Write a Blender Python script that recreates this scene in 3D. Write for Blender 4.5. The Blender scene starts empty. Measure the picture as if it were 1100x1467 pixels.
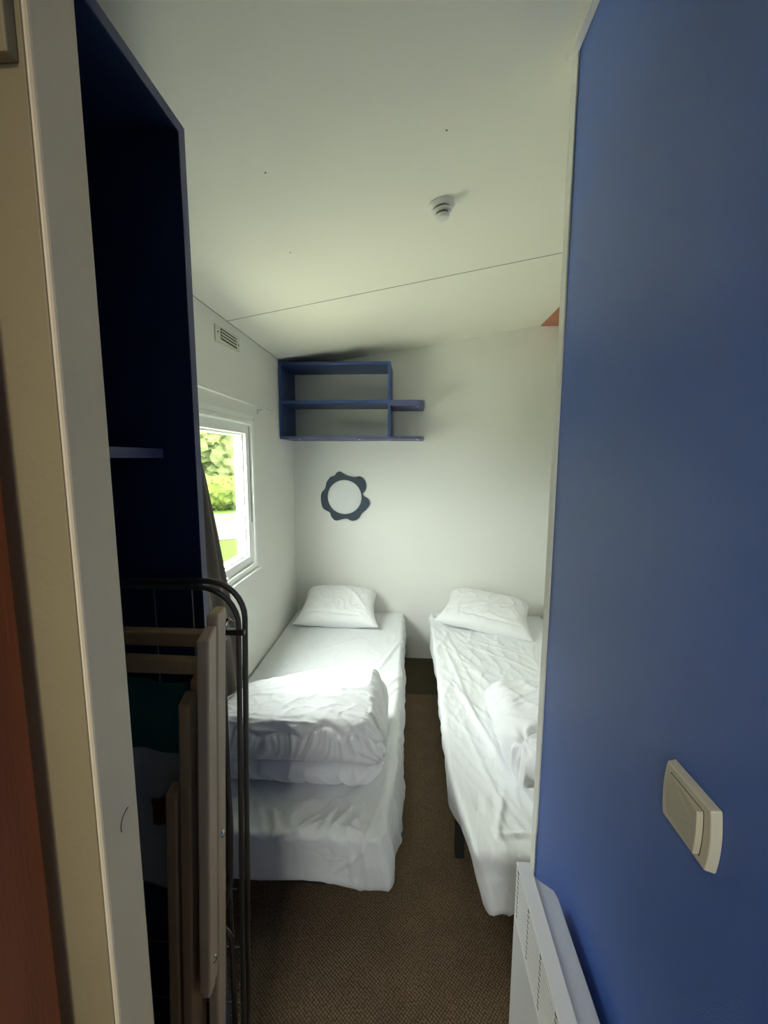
import bpy, bmesh, math, random
from mathutils import Vector, Matrix, noise
random.seed(7)
R = math.radians
SC = bpy.context.scene
COL = SC.collection

# ------------------------------------------------------------------ camera
cam_data = bpy.data.cameras.new('camera')
cam = bpy.data.objects.new('camera', cam_data)
COL.objects.link(cam)
cam_data.sensor_fit = 'HORIZONTAL'
cam_data.sensor_width = 36.0
cam_data.lens = 605.0 * 36.0 / 1100.0
cam_data.clip_start = 0.02
cam_data.clip_end = 200
cam.location = (0, 0, 1.5)
cam.matrix_world = (Matrix.Translation((0, 0, 1.5)) @ Matrix.Rotation(R(3.5), 4, 'Z')
                    @ Matrix.Rotation(R(90 - 7.28), 4, 'X') @ Matrix.Rotation(R(0.17), 4, 'Z'))
SC.camera = cam

# ------------------------------------------------------------------ world and light
SKY = 37.0
EXPO = 0.54
world = bpy.data.worlds.new('world')
SC.world = world
world.use_nodes = True
bgn = world.node_tree.nodes['Background']
bgn.inputs['Color'].default_value = (0.98, 0.985, 0.98, 1)
bgn.inputs['Strength'].default_value = SKY
# overcast sky: three times brighter overhead than at the horizon
_t = world.node_tree
_tc = _t.nodes.new('ShaderNodeTexCoord')
_sx = _t.nodes.new('ShaderNodeSeparateXYZ')
_cr = _t.nodes.new('ShaderNodeValToRGB')
_cr.color_ramp.elements[0].position = 0.0
_cr.color_ramp.elements[0].color = (0.34, 0.345, 0.335, 1)
_cr.color_ramp.elements[1].position = 1.0
_cr.color_ramp.elements[1].color = (0.98, 0.99, 1.0, 1)
_t.links.new(_tc.outputs['Generated'], _sx.inputs[0])
_t.links.new(_sx.outputs['Z'], _cr.inputs[0])
_t.links.new(_cr.outputs[0], bgn.inputs['Color'])
SC.view_settings.view_transform = 'Standard'
SC.view_settings.look = 'None'
SC.view_settings.gamma = 1.0
SC.view_settings.use_curve_mapping = False
SC.view_settings.exposure = EXPO
SC.cycles.max_bounces = 14
SC.cycles.diffuse_bounces = 8
SC.cycles.transparent_max_bounces = 12
SC.cycles.sample_clamp_indirect = 8


def portal(name, loc, rot, sx, sy):
    l = bpy.data.lights.new(name, 'AREA')
    l.shape = 'RECTANGLE'
    l.size = sx
    l.size_y = sy
    l.cycles.is_portal = True
    o = bpy.data.objects.new(name, l)
    o.location = loc
    o.rotation_euler = rot
    COL.objects.link(o)


WY0, WY1, WZ0, WZ1 = 1.02, 2.175, 0.945, 1.66        # clear opening of the bedroom window
HX0, HX1, HZ0, HZ1 = -0.62, 0.08, 1.05, 1.70         # unseen window added in the hall behind the camera as fill light
portal('window_portal', (-0.93, (WY0 + WY1) / 2, (WZ0 + WZ1) / 2), (0, R(-90), 0), WZ1 - WZ0, WY1 - WY0)
portal('hall_portal', ((HX0 + HX1) / 2, -2.49, (HZ0 + HZ1) / 2), (R(90), 0, 0), HX1 - HX0, HZ1 - HZ0)


lampd = bpy.data.lights.new('hall_fill_light', 'AREA')  # fill lamp added behind the camera to brighten the near surfaces
lampd.shape = 'DISK'
lampd.size = 0.26
lampd.energy = 5.0
lampd.color = (1.0, 0.92, 0.80)
lampo = bpy.data.objects.new('hall_fill_light', lampd)
lampo.location = (-0.20, -0.60, 2.10)
COL.objects.link(lampo)


# ------------------------------------------------------------------ materials
def mat(name, col, rough=0.6, metal=0.0, bump=0.0, bscale=80.0, vary=0.0, vscale=6.0, coat=0.0, spec=0.5, sheen=0.0, stretch=(1, 1, 1)):
    m = bpy.data.materials.new(name)
    m.use_nodes = True
    nt = m.node_tree
    b = nt.nodes['Principled BSDF']
    b.inputs['Base Color'].default_value = (*col, 1)
    b.inputs['Roughness'].default_value = rough
    b.inputs['Metallic'].default_value = metal
    b.inputs['Specular IOR Level'].default_value = spec
    b.inputs['Coat Weight'].default_value = coat
    b.inputs['Sheen Weight'].default_value = sheen
    tc = nt.nodes.new('ShaderNodeTexCoord')
    mp = nt.nodes.new('ShaderNodeMapping')
    mp.inputs['Scale'].default_value = stretch
    nt.links.new(tc.outputs['Object'], mp.inputs['Vector'])
    if vary > 0:
        n = nt.nodes.new('ShaderNodeTexNoise')
        n.inputs['Scale'].default_value = vscale
        n.inputs['Detail'].default_value = 5
        nt.links.new(mp.outputs['Vector'], n.inputs['Vector'])
        mx = nt.nodes.new('ShaderNodeMix')
        mx.data_type = 'RGBA'
        mx.inputs[6].default_value = (*[c * (1 - vary) for c in col], 1)
        mx.inputs[7].default_value = (*[min(1, c * (1 + vary)) for c in col], 1)
        nt.links.new(n.outputs['Fac'], mx.inputs[0])
        nt.links.new(mx.outputs[2], b.inputs['Base Color'])
    if bump > 0:
        n2 = nt.nodes.new('ShaderNodeTexNoise')
        n2.inputs['Scale'].default_value = bscale
        n2.inputs['Detail'].default_value = 4
        nt.links.new(mp.outputs['Vector'], n2.inputs['Vector'])
        bp = nt.nodes.new('ShaderNodeBump')
        bp.inputs['Strength'].default_value = bump
        bp.inputs['Distance'].default_value = 0.002
        nt.links.new(n2.outputs['Fac'], bp.inputs['Height'])
        nt.links.new(bp.outputs['Normal'], b.inputs['Normal'])
    return m


M = {}
M['wall'] = mat('wall_vinyl', (0.75, 0.755, 0.715), 0.42, bump=0.08, bscale=220, vary=0.012, vscale=5)  # warm tint here and on the ceiling stands in for warm window light
M['ceiling'] = mat('ceiling_panel', (0.90, 0.895, 0.79), 0.5, bump=0.1, bscale=260)
M['white'] = mat('white_plastic', (0.82, 0.84, 0.82), 0.3, bump=0.03)
M['trim'] = mat('trim_plastic', (0.86, 0.87, 0.80), 0.4, bump=0.03)
M['seam'] = mat('seam', (0.22, 0.22, 0.2), 0.8, bump=0.05)
M['blue'] = mat('blue_melamine', (0.064, 0.138, 0.46), 0.40, spec=0.55, bump=0.25, bscale=420, vary=0.05, vscale=9, stretch=(3, 3, 0.7))  # faint vertical streaks in the colour stand in for reflections
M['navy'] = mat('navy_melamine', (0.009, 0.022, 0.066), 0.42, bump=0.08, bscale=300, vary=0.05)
M['edge'] = mat('blue_edge_band', (0.055, 0.065, 0.16), 0.45, bump=0.05)
M['shelf'] = mat('shelf_blue', (0.015, 0.042, 0.15), 0.4, bump=0.06, vary=0.05)
M['slate'] = mat('slate_blue_paint', (0.018, 0.04, 0.062), 0.5, bump=0.08)
M['disc'] = mat('pale_disc', (0.70, 0.72, 0.71), 0.3, bump=0.03)
M['cream'] = mat('cream_paint', (0.90, 0.74, 0.48), 0.5, bump=0.18, bscale=140, vary=0.03)
M['cream_shade'] = mat('cream_paint_shaded', (0.33, 0.265, 0.14), 0.6, bump=0.2, bscale=140, vary=0.04)  # same cream paint, darkened: shade on the camera side put into the colour
M['rust'] = mat('rust_brown_wood', (0.34, 0.085, 0.022), 0.5, bump=0.2, bscale=60, vary=0.25, vscale=8, stretch=(6, 6, 0.7))
M['redwood'] = mat('reddish_wood', (0.42, 0.16, 0.09), 0.5, bump=0.1, vary=0.12, vscale=12, stretch=(6, 1, 6))
M['wood'] = mat('beech_wood', (0.52, 0.40, 0.27), 0.5, bump=0.15, bscale=60, vary=0.16, vscale=9, stretch=(8, 8, 0.8))
M['wood2'] = mat('beech_wood_dark', (0.30, 0.20, 0.11), 0.55, bump=0.15, bscale=60, vary=0.2, vscale=9, stretch=(8, 8, 0.8))  # darker beech tone for the legs and rails
M['steel'] = mat('grey_steel_tube', (0.11, 0.105, 0.09), 0.36, metal=0.55, bump=0.03)
M['wire'] = mat('wire', (0.22, 0.22, 0.21), 0.4, metal=0.6, bump=0.02)
M['chrome'] = mat('screw_metal', (0.6, 0.6, 0.56), 0.25, metal=1.0, bump=0.02)
M['black'] = mat('black_plastic', (0.012, 0.012, 0.012), 0.35, bump=0.03)
M['darkmetal'] = mat('dark_bed_frame', (0.02, 0.02, 0.02), 0.5, bump=0.05)
M['heater'] = mat('heater_enamel', (0.80, 0.81, 0.83), 0.38, bump=0.05)
M['heater2'] = mat('heater_body_grey', (0.52, 0.55, 0.63), 0.45, bump=0.08)
M['switch'] = mat('ivory_plastic', (0.60, 0.58, 0.47), 0.35, bump=0.03)
M['rocker'] = mat('ivory_rocker', (0.53, 0.50, 0.39), 0.4, bump=0.03)
M['curtain'] = mat('taupe_curtain', (0.058, 0.044, 0.038), 0.9, bump=0.4, bscale=500, sheen=0.2)
M['teal'] = mat('teal_fabric', (0.006, 0.085, 0.075), 0.9, bump=0.4, bscale=400)
M['greycloth'] = mat('pale_grey_fabric', (0.30, 0.33, 0.34), 0.9, bump=0.4, bscale=400)
M['ventm'] = mat('aged_white_plastic', (0.62, 0.62, 0.54), 0.5, bump=0.05)
M['ventd'] = mat('vent_slot', (0.10, 0.095, 0.08), 0.8, bump=0.05)
M['detgrey'] = mat('detector_grey', (0.09, 0.09, 0.085), 0.5, bump=0.05)  # grey of the rings darkened to paint the shade in the gaps
M['grass'] = mat('lawn', (0.020, 0.039, 0.005), 0.95, spec=0.03, bump=1.0, bscale=30, vary=0.3, vscale=3)
M['road'] = mat('road', (0.035, 0.029, 0.025), 0.95, spec=0.05, bump=0.6, bscale=20, vary=0.1, vscale=2)
M['leaf'] = mat('hedge_leaves', (0.044, 0.060, 0.012), 0.8, spec=0.03, bump=1.0, bscale=8, vary=0.5, vscale=7)
M['leaf2'] = mat('tree_leaves', (0.070, 0.086, 0.032), 0.8, spec=0.03, bump=1.0, bscale=8, vary=0.45, vscale=4)
M['gravel'] = mat('sandy_gravel', (0.56, 0.54, 0.41), 0.95, bump=0.8, bscale=60, vary=0.15, vscale=30)
M['bark'] = mat('bark', (0.10, 0.08, 0.06), 0.9, bump=0.8, bscale=20, vary=0.3)
M['outer'] = mat('mobile_home_cladding', (0.55, 0.55, 0.5), 0.7, bump=0.1)
M['red'] = mat('dark_red_cloth', (0.10, 0.018, 0.01), 0.9, bump=0.3)


def fabric(name, col, rough, sheen, b1, s1, b2, s2, st):
    m = bpy.data.materials.new(name)
    m.use_nodes = True
    nt = m.node_tree
    b = nt.nodes['Principled BSDF']
    b.inputs['Base Color'].default_value = (*col, 1)
    b.inputs['Roughness'].default_value = rough
    b.inputs['Sheen Weight'].default_value = sheen
    tc = nt.nodes.new('ShaderNodeTexCoord')
    mp = nt.nodes.new('ShaderNodeMapping')
    mp.inputs['Scale'].default_value = st
    nt.links.new(tc.outputs['Object'], mp.inputs['Vector'])
    # distorted ridges read as creases
    n1 = nt.nodes.new('ShaderNodeTexNoise')
    n1.noise_dimensions = '3D'
    n1.inputs['Scale'].default_value = s1
    n1.inputs['Detail'].default_value = 3
    n1.inputs['Distortion'].default_value = 0.8
    nt.links.new(mp.outputs['Vector'], n1.inputs['Vector'])
    sub = nt.nodes.new('ShaderNodeMath'); sub.operation = 'SUBTRACT'; sub.inputs[1].default_value = 0.5
    ab = nt.nodes.new('ShaderNodeMath'); ab.operation = 'ABSOLUTE'
    pw = nt.nodes.new('ShaderNodeMath'); pw.operation = 'POWER'; pw.inputs[1].default_value = 0.5
    nt.links.new(n1.outputs['Fac'], sub.inputs[0]); nt.links.new(sub.outputs[0], ab.inputs[0]); nt.links.new(ab.outputs[0], pw.inputs[0])
    bp1 = nt.nodes.new('ShaderNodeBump')
    bp1.inputs['Strength'].default_value = b1
    bp1.inputs['Distance'].default_value = 0.006
    nt.links.new(pw.outputs[0], bp1.inputs['Height'])
    n2 = nt.nodes.new('ShaderNodeTexNoise')
    n2.inputs['Scale'].default_value = s2
    nt.links.new(tc.outputs['Object'], n2.inputs['Vector'])
    bp2 = nt.nodes.new('ShaderNodeBump')
    bp2.inputs['Strength'].default_value = b2
    bp2.inputs['Distance'].default_value = 0.001
    nt.links.new(n2.outputs['Fac'], bp2.inputs['Height'])
    nt.links.new(bp1.outputs['Normal'], bp2.inputs['Normal'])
    nt.links.new(bp2.outputs['Normal'], b.inputs['Normal'])
    return m


M['sheet'] = fabric('fitted_sheet', (0.74, 0.76, 0.775), 0.50, 0.15, 0.6, 7, 0.15, 300, (1, 1, 1))  # bluish tint of the bedding stands in for cool hall light
M['sheet2'] = fabric('fitted_sheet_shiny', (0.78, 0.80, 0.815), 0.42, 0.1, 0.7, 5, 0.15, 300, (1.8, 0.8, 1))
M['duvet'] = fabric('duvet_cotton', (0.78, 0.79, 0.82), 0.7, 0.3, 0.35, 9, 0.2, 260, (1, 1.6, 1.2))
M['pillow'] = fabric('pillow_case', (0.78, 0.79, 0.79), 0.65, 0.2, 0.5, 6, 0.15, 300, (1, 1, 1))


def carpet(name, c1, c2, k):
    m = bpy.data.materials.new(name)
    m.use_nodes = True
    nt = m.node_tree
    b = nt.nodes['Principled BSDF']
    b.inputs['Roughness'].default_value = 0.95
    b.inputs['Specular IOR Level'].default_value = 0.15
    tc = nt.nodes.new('ShaderNodeTexCoord')
    mp = nt.nodes.new('ShaderNodeMapping')
    mp.inputs['Rotation'].default_value = (0, 0, R(38))
    nt.links.new(tc.outputs['Object'], mp.inputs['Vector'])
    v = nt.nodes.new('ShaderNodeTexVoronoi')
    v.inputs['Scale'].default_value = k
    v.inputs['Randomness'].default_value = 0.25
    nt.links.new(mp.outputs['Vector'], v.inputs['Vector'])
    n = nt.nodes.new('ShaderNodeTexNoise')
    n.inputs['Scale'].default_value = 9
    nt.links.new(tc.outputs['Object'], n.inputs['Vector'])
    cr = nt.nodes.new('ShaderNodeValToRGB')
    cr.color_ramp.elements[0].position = 0.1
    cr.color_ramp.elements[0].color = (*c2, 1)
    cr.color_ramp.elements[1].position = 0.6
    cr.color_ramp.elements[1].color = (*c1, 1)
    nt.links.new(v.outputs['Distance'], cr.inputs[0])
    mx = nt.nodes.new('ShaderNodeMix'); mx.data_type = 'RGBA'; mx.blend_type = 'MULTIPLY'
    mx.inputs[0].default_value = 0.35
    nt.links.new(cr.outputs[0], mx.inputs[6]); nt.links.new(n.outputs['Fac'], mx.inputs[7])
    nt.links.new(mx.outputs[2], b.inputs['Base Color'])
    bp = nt.nodes.new('ShaderNodeBump')
    bp.inputs['Strength'].default_value = 0.9
    bp.inputs['Distance'].default_value = 0.003
    bp.invert = True
    nt.links.new(v.outputs['Distance'], bp.inputs['Height'])
    nt.links.new(bp.outputs['Normal'], b.inputs['Normal'])
    return m


M['carpet'] = carpet('brown_woven_carpet', (0.135, 0.092, 0.055), (0.38, 0.275, 0.175), 130)
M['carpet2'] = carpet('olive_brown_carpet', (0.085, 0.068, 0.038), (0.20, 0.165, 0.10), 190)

g = bpy.data.materials.new('window_glass')
g.use_nodes = True
nt = g.node_tree
nt.nodes.clear()
out = nt.nodes.new('ShaderNodeOutputMaterial')
mixs = nt.nodes.new('ShaderNodeMixShader')
tr = nt.nodes.new('ShaderNodeBsdfTransparent')
tr.inputs['Color'].default_value = (0.95, 0.98, 0.95, 1)
gl = nt.nodes.new('ShaderNodeBsdfGlossy')
gl.inputs['Roughness'].default_value = 0.02
lw = nt.nodes.new('ShaderNodeLayerWeight')
lw.inputs['Blend'].default_value = 0.5
fr = nt.nodes.new('ShaderNodeMath'); fr.operation = 'POWER'; fr.inputs[1].default_value = 4.5
fa = nt.nodes.new('ShaderNodeMath'); fa.operation = 'MULTIPLY_ADD'; fa.inputs[1].default_value = 0.35; fa.inputs[2].default_value = 0.02
nt.links.new(lw.outputs['Facing'], fr.inputs[0])
nt.links.new(fr.outputs[0], fa.inputs[0])
nt.links.new(fa.outputs[0], mixs.inputs[0])
nt.links.new(tr.outputs[0], mixs.inputs[1])
nt.links.new(gl.outputs[0], mixs.inputs[2])
nt.links.new(mixs.outputs[0], out.inputs['Surface'])
M['glass'] = g


# ------------------------------------------------------------------ mesh helpers
def obj(name, bm, m, parent=None, smooth=False, bevel=0.0, bseg=2):
    me = bpy.data.meshes.new(name)
    bmesh.ops.recalc_face_normals(bm, faces=bm.faces)
    bm.to_mesh(me)
    bm.free()
    if smooth:
        for p in me.polygons:
            p.use_smooth = True
    me.materials.append(m)
    o = bpy.data.objects.new(name, me)
    COL.objects.link(o)
    if parent:
        o.parent = parent
        o.matrix_parent_inverse = Matrix.Translation(parent.location).inverted()
    if bevel > 0:
        bv = o.modifiers.new('bevel', 'BEVEL')
        bv.width = bevel
        bv.segments = bseg
        bv.limit_method = 'ANGLE'
        bv.angle_limit = R(40)
    return o


def box(bm, x0, x1, y0, y1, z0, z1):
    v = [bm.verts.new((x, y, z)) for x in (x0, x1) for y in (y0, y1) for z in (z0, z1)]
    for f in ((0, 1, 3, 2), (4, 6, 7, 5), (0, 4, 5, 1), (2, 3, 7, 6), (0, 2, 6, 4), (1, 5, 7, 3)):
        bm.faces.new([v[i] for i in f])
    return bm


def B(*a):
    return box(bmesh.new(), *a)


def hexa(bm, bot, top):
    """eight corner solid: four bottom and four top points in the same order"""
    a = [bm.verts.new(p) for p in bot]
    b = [bm.verts.new(p) for p in top]
    n = len(a)
    bm.faces.new(a[::-1])
    bm.faces.new(b)
    for i in range(n):
        j = (i + 1) % n
        bm.faces.new((a[i], a[j], b[j], b[i]))
    return bm


def tube(bm, pts, r, seg=12, closed=False):
    pts = [Vector(p) for p in pts]
    n = len(pts)
    rings = []
    up = None
    for i, p in enumerate(pts):
        t = (pts[min(i + 1, n - 1)] - pts[max(i - 1, 0)]).normalized()
        if up is None:
            up = t.orthogonal().normalized()
        up = (up - t * up.dot(t)).normalized()
        s = t.cross(up)
        rr = r[i] if isinstance(r, (list, tuple)) else r
        rings.append([bm.verts.new(p + (up * math.cos(a) + s * math.sin(a)) * rr)
                      for a in [2 * math.pi * k / seg for k in range(seg)]])
    for i in range(n - 1):
        for k in range(seg):
            j = (k + 1) % seg
            bm.faces.new((rings[i][k], rings[i][j], rings[i + 1][j], rings[i + 1][k]))
    bm.faces.new(rings[0][::-1])
    bm.faces.new(rings[-1])
    return bm


def lathe(bm, prof, mtx, seg=40):
    rings = []
    for (r, z) in prof:
        if r < 1e-5:
            rings.append([bm.verts.new(mtx @ Vector((0, 0, z)))])
        else:
            rings.append([bm.verts.new(mtx @ Vector((r * math.cos(2 * math.pi * k / seg), r * math.sin(2 * math.pi * k / seg), z))) for k in range(seg)])
    for a, b in zip(rings, rings[1:]):
        for k in range(seg):
            j = (k + 1) % seg
            if len(a) == 1 and len(b) > 1:
                bm.faces.new((a[0], b[k], b[j]))
            elif len(b) == 1 and len(a) > 1:
                bm.faces.new((a[k], a[j], b[0]))
            elif len(a) > 1:
                bm.faces.new((a[k], a[j], b[j], b[k]))
    return bm


def thing(name, label, cat, loc=(0, 0, 0), group=None):
    o = bpy.data.objects.new(name, None)
    o.empty_display_size = 0.1
    o.location = loc
    COL.objects.link(o)
    o['label'] = label
    o['category'] = cat
    if group:
        o['group'] = group
    return o


def tag(o, label, cat, group=None):
    o['label'] = label
    o['category'] = cat
    if group:
        o['group'] = group
    return o


def struct(name, bm, m, label=None, cat=None, **k):
    o = obj(name, bm, m, **k)
    o['kind'] = 'structure'
    if label:
        o['label'] = label
        o['category'] = cat
    return o


# ------------------------------------------------------------------ the room shell
XL, YB, XR = -0.842, 3.038, 1.02       # left wall, back wall, outer right wall
S, Z0 = 0.158, 2.118                   # the ceiling rises to the right


def cz(x):
    return Z0 + S * (x - XL)


XP, YP = 0.32, 0.972                   # face and free end of the blue partition
YH = -2.4
struct('floor', B(XL - 0.06, XR + 0.06, YH, 2.545, -0.06, 0.0), M['carpet'], 'brown woven carpet floor between and before the beds', 'floor')
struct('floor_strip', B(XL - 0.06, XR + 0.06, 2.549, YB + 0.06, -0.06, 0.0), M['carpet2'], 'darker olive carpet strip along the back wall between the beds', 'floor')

# left wall with the window hole
bm = bmesh.new()
x0, x1 = XL - 0.06, XL
box(bm, x0, x1, 0.41, WY0 - 0.03, 0, 2.2)
box(bm, x0, x1, WY1 + 0.03, YB, 0, 2.2)
box(bm, x0, x1, WY0 - 0.03, WY1 + 0.03, 0, WZ0 - 0.03)
box(bm, x0, x1, WY0 - 0.03, WY1 + 0.03, WZ1 + 0.03, 2.2)
struct('wall_left', bm, M['wall'], 'white side wall with the window, curtain rod and small vent', 'wall')
struct('wall_back', B(XL - 0.06, XR + 0.06, YB, YB + 0.05, 0, 2.5), M['wall'], 'white end wall behind the two pillows', 'wall')
struct('wall_right', B(XR, XR + 0.05, YP - 0.6, YB, 0, 2.5), M['wall'], 'white side wall beyond the blue partition', 'wall')

struct('wall_near', B(XP + 0.036, XR, YP - 0.65, YP - 0.60, 0, 2.36), M['wall'], 'unseen white wall added behind the blue partition against stray sky light', 'wall')  # unseen wall added to stop sky light leaking in behind the partition

bm = bmesh.new()
ya, yb = YH, YB + 0.05
xa, xb = XL - 0.06, XR + 0.06
hexa(bm, [(xa, ya, cz(xa)), (xb, ya, cz(xb)), (xb, yb, cz(xb)), (xa, yb, cz(xa))],
     [(xa, ya, cz(xa) + 0.05), (xb, ya, cz(xb) + 0.05), (xb, yb, cz(xb) + 0.05), (xa, yb, cz(xa) + 0.05)])
ceil_o = struct('ceiling', bm, M['ceiling'], 'pale sloping ceiling panel rising to the right', 'ceiling')
bm = bmesh.new()
w = 0.0016
p = [(XL, 1.974), (XR, 1.905)]
hexa(bm, [(p[0][0], p[0][1] - w, cz(XL) - 0.001), (p[1][0], p[1][1] - w, cz(XR) - 0.001), (p[1][0], p[1][1] + w, cz(XR) - 0.001), (p[0][0], p[0][1] + w, cz(XL) - 0.001)],
     [(p[0][0], p[0][1] - w, cz(XL) + 0.002), (p[1][0], p[1][1] - w, cz(XR) + 0.002), (p[1][0], p[1][1] + w, cz(XR) + 0.002), (p[0][0], p[0][1] + w, cz(XL) + 0.002)])
struct('trim_1', bm, M['seam'], 'thin dark joint line crossing the ceiling', 'joint')
struct('trim_2', B(XL, XL + 0.0022, 0.83, YB, Z0 - 0.0015, Z0 + 0.002), M['seam'], 'thin dark joint where the window wall meets the ceiling', 'joint')
for (sx, sy) in ((0.077, 1.103), (-0.362, 1.113), (-0.41, 1.50)):
    bm = bmesh.new()
    lathe(bm, [(0.0, -0.0012), (0.0022, -0.001), (0.0026, 0.001)], Matrix.Translation((sx, sy, cz(sx))) @ Matrix.Rotation(-math.atan(S), 4, 'Y'), 12)
    obj('screw', bm, M['seam'], ceil_o)

# ridge board in the far right corner of the ceiling
bm = bmesh.new()
xw = 0.868
hexa(bm, [(xw, 1.2, cz(xw) - 0.004), (XR, 1.2, cz(xw) - 0.004), (XR, YB, cz(xw) - 0.004), (xw, YB, cz(xw) - 0.004)],
     [(xw, 1.2, cz(xw) - 0.0005), (XR, 1.2, cz(XR) - 0.0005), (XR, YB, cz(XR) - 0.0005), (xw, YB, cz(xw) - 0.0005)])
struct('trim_3', bm, M['redwood'], 'reddish brown wooden board in the far right ceiling corner', 'board')

# blue partition with its white edge strips
bm = bmesh.new()
hexa(bm, [(XP, YH, 0), (XP + 0.035, YH, 0), (XP + 0.035, YP - 0.002, 0), (XP, YP - 0.002, 0)],
     [(XP, YH, cz(XP) - 0.0005), (XP + 0.035, YH, cz(XP + .035) - 0.0005), (XP + 0.035, YP - 0.002, cz(XP + .035) - 0.0005), (XP, YP - 0.002, cz(XP) - 0.0005)])
struct('wall_partition', bm, M['blue'], 'large glossy blue partition wall on the right with the light switch', 'wall')
bm = bmesh.new()
box(bm, XP - 0.004, XP + 0.0, 0.945, YP, 0.0, cz(XP) - 0.004)
box(bm, XP - 0.004, XP + 0.039, YP - 0.001, YP + 0.004, 0.0, cz(XP) - 0.004)
struct('trim_4', bm, M['trim'], 'white vertical edge strip on the free end of the blue partition', 'trim', bevel=0.0012)
bm = bmesh.new()
box(bm, XP - 0.016, XP, 0.42, YP, cz(XP) - 0.017, cz(XP) - 0.004)
struct('trim_5', bm, M['trim'], 'white strip between the blue partition and the ceiling', 'trim', bevel=0.002)

# wall with the doorway, seen at the left edge
bm = bmesh.new()
box(bm, XL - 0.06, -0.372, 0.357, 0.409, 0, 2.1)
box(bm, XL - 0.06, XP, 0.357, 0.409, 1.97, 2.35)
struct('wall_front', bm, M['cream_shade'], 'cream wall around the doorway', 'wall')
bm = bmesh.new()
box(bm, -0.372, -0.30, 0.355, 0.411, 0, 1.97)
box(bm, -0.30, XP, 0.355, 0.411, 1.945, 1.97)
jam = struct('door_1', bm, M['cream'], 'cream painted door jamb at the left edge with a small scratch', 'door frame', bevel=0.004, bseg=3)
bm = box(bmesh.new(), -0.372, -0.3035, 0.3535, 0.357, 0, 1.97)
obj('rebate', bm, M['cream_shade'], jam, bevel=0.0015)
bm = bmesh.new()
box(bm, -0.338, -0.308, 0.343, 0.3535, 1.805, 1.93)
h1 = obj('hinge', bm, M['cream_shade'], jam, bevel=0.0015)
bm = bmesh.new()
for za, zb in ((1.803, 1.842), (1.844, 1.885), (1.887, 1.928)):
    tube(bm, [(-0.336, 0.339, za), (-0.336, 0.339, zb)], 0.0055, 12)
obj('knuckle', bm, M['cream'], h1, smooth=False)
bm = bmesh.new()
for zz in (1.825, 1.866, 1.908):
    lathe(bm, [(0.0, 0.0), (0.0045, 0.0), (0.0045, 0.002)], Matrix.Translation((-0.317, 0.3425, zz)) @ Matrix.Rotation(R(-90), 4, 'X') @ Matrix.Scale(-1, 4, (0, 0, 1)), 12)
obj('screw', bm, M['black'], h1)
bm = bmesh.new()
pts = []
for i in range(9):
    a = R(95 + i * 13)
    pts.append((-0.2997, 0.395 + 0.014 * math.cos(a), 1.112 + 0.014 * math.sin(a)))
tube(bm, pts, 0.0005, 6)
obj('scratch', bm, M['darkmetal'], jam)
# the door leaf, opened towards the viewer
bm = B(-0.385, -0.345, -0.30, 0.338, 0.01, 1.94)
leaf = struct('door_2', bm, M['rust'], 'rusty brown door leaf standing open at the far left edge', 'door', bevel=0.003)
bm = bmesh.new()
tube(bm, [(-0.345, -0.27, 1.02), (-0.305, -0.27, 1.02), (-0.30, -0.26, 1.02), (-0.30, -0.15, 1.02)], 0.008, 12)
obj('door_handle', bm, M['chrome'], leaf, smooth=True)

# hall behind the camera
bm = bmesh.new()
box(bm, XL - 0.06, HX0, YH - 0.06, YH, 0, 2.35)
box(bm, HX1, XP + 0.04, YH - 0.06, YH, 0, 2.35)
box(bm, HX0, HX1, YH - 0.06, YH, 0, HZ0)
box(bm, HX0, HX1, YH - 0.06, YH, HZ1, 2.35)
struct('wall_rear', bm, M['wall'], 'white wall of the hall behind the doorway', 'wall')
struct('wall_hall', B(XL - 0.06, XL, YH, 0.357, 0, 2.2), M['cream'], 'cream side wall of the hall', 'wall')
bm = bmesh.new()
for a in ((HX0, HX0 + .04, HZ0, HZ1), (HX1 - .04, HX1, HZ0, HZ1), (HX0, HX1, HZ0, HZ0 + .04), (HX0, HX1, HZ1 - .04, HZ1)):
    box(bm, a[0], a[1], YH - 0.06, YH + 0.01, a[2], a[3])
w2 = struct('fill_window', bm, M['white'], 'unseen white framed window added at the end of the hall as fill light', 'window')
obj('pane', B(HX0 + .04, HX1 - .04, YH - 0.035, YH - 0.031, HZ0 + .04, HZ1 - .04), M['glass'], w2)


lamp = thing('fill_lamp', 'unseen round white lamp added in the hall as fill light', 'lamp', (-0.20, -0.60, cz(-0.20)))  # unseen lamp body added to carry the fill light
bm = bmesh.new()
lathe(bm, [(0, 0.0), (0.15, 0.0), (0.15, -0.05), (0.135, -0.055), (0.135, -0.045), (0, -0.045)], Matrix.Translation((-0.20, -0.60, 2.16)))
obj('fill_lamp_housing', bm, M['white'], lamp)
obj('fill_lamp_stem', B(-0.23, -0.17, -0.63, -0.57, 2.155, cz(-0.23) - 0.0005), M['white'], lamp)


# ------------------------------------------------------------------ bedroom window
def ringbox(bm, x0, x1, ya, yb, za, zb, w):
    box(bm, x0, x1, ya, ya + w, za, zb)
    box(bm, x0, x1, yb - w, yb, za, zb)
    box(bm, x0, x1, ya + w, yb - w, za, za + w)
    box(bm, x0, x1, ya + w, yb - w, zb - w, zb)


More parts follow.
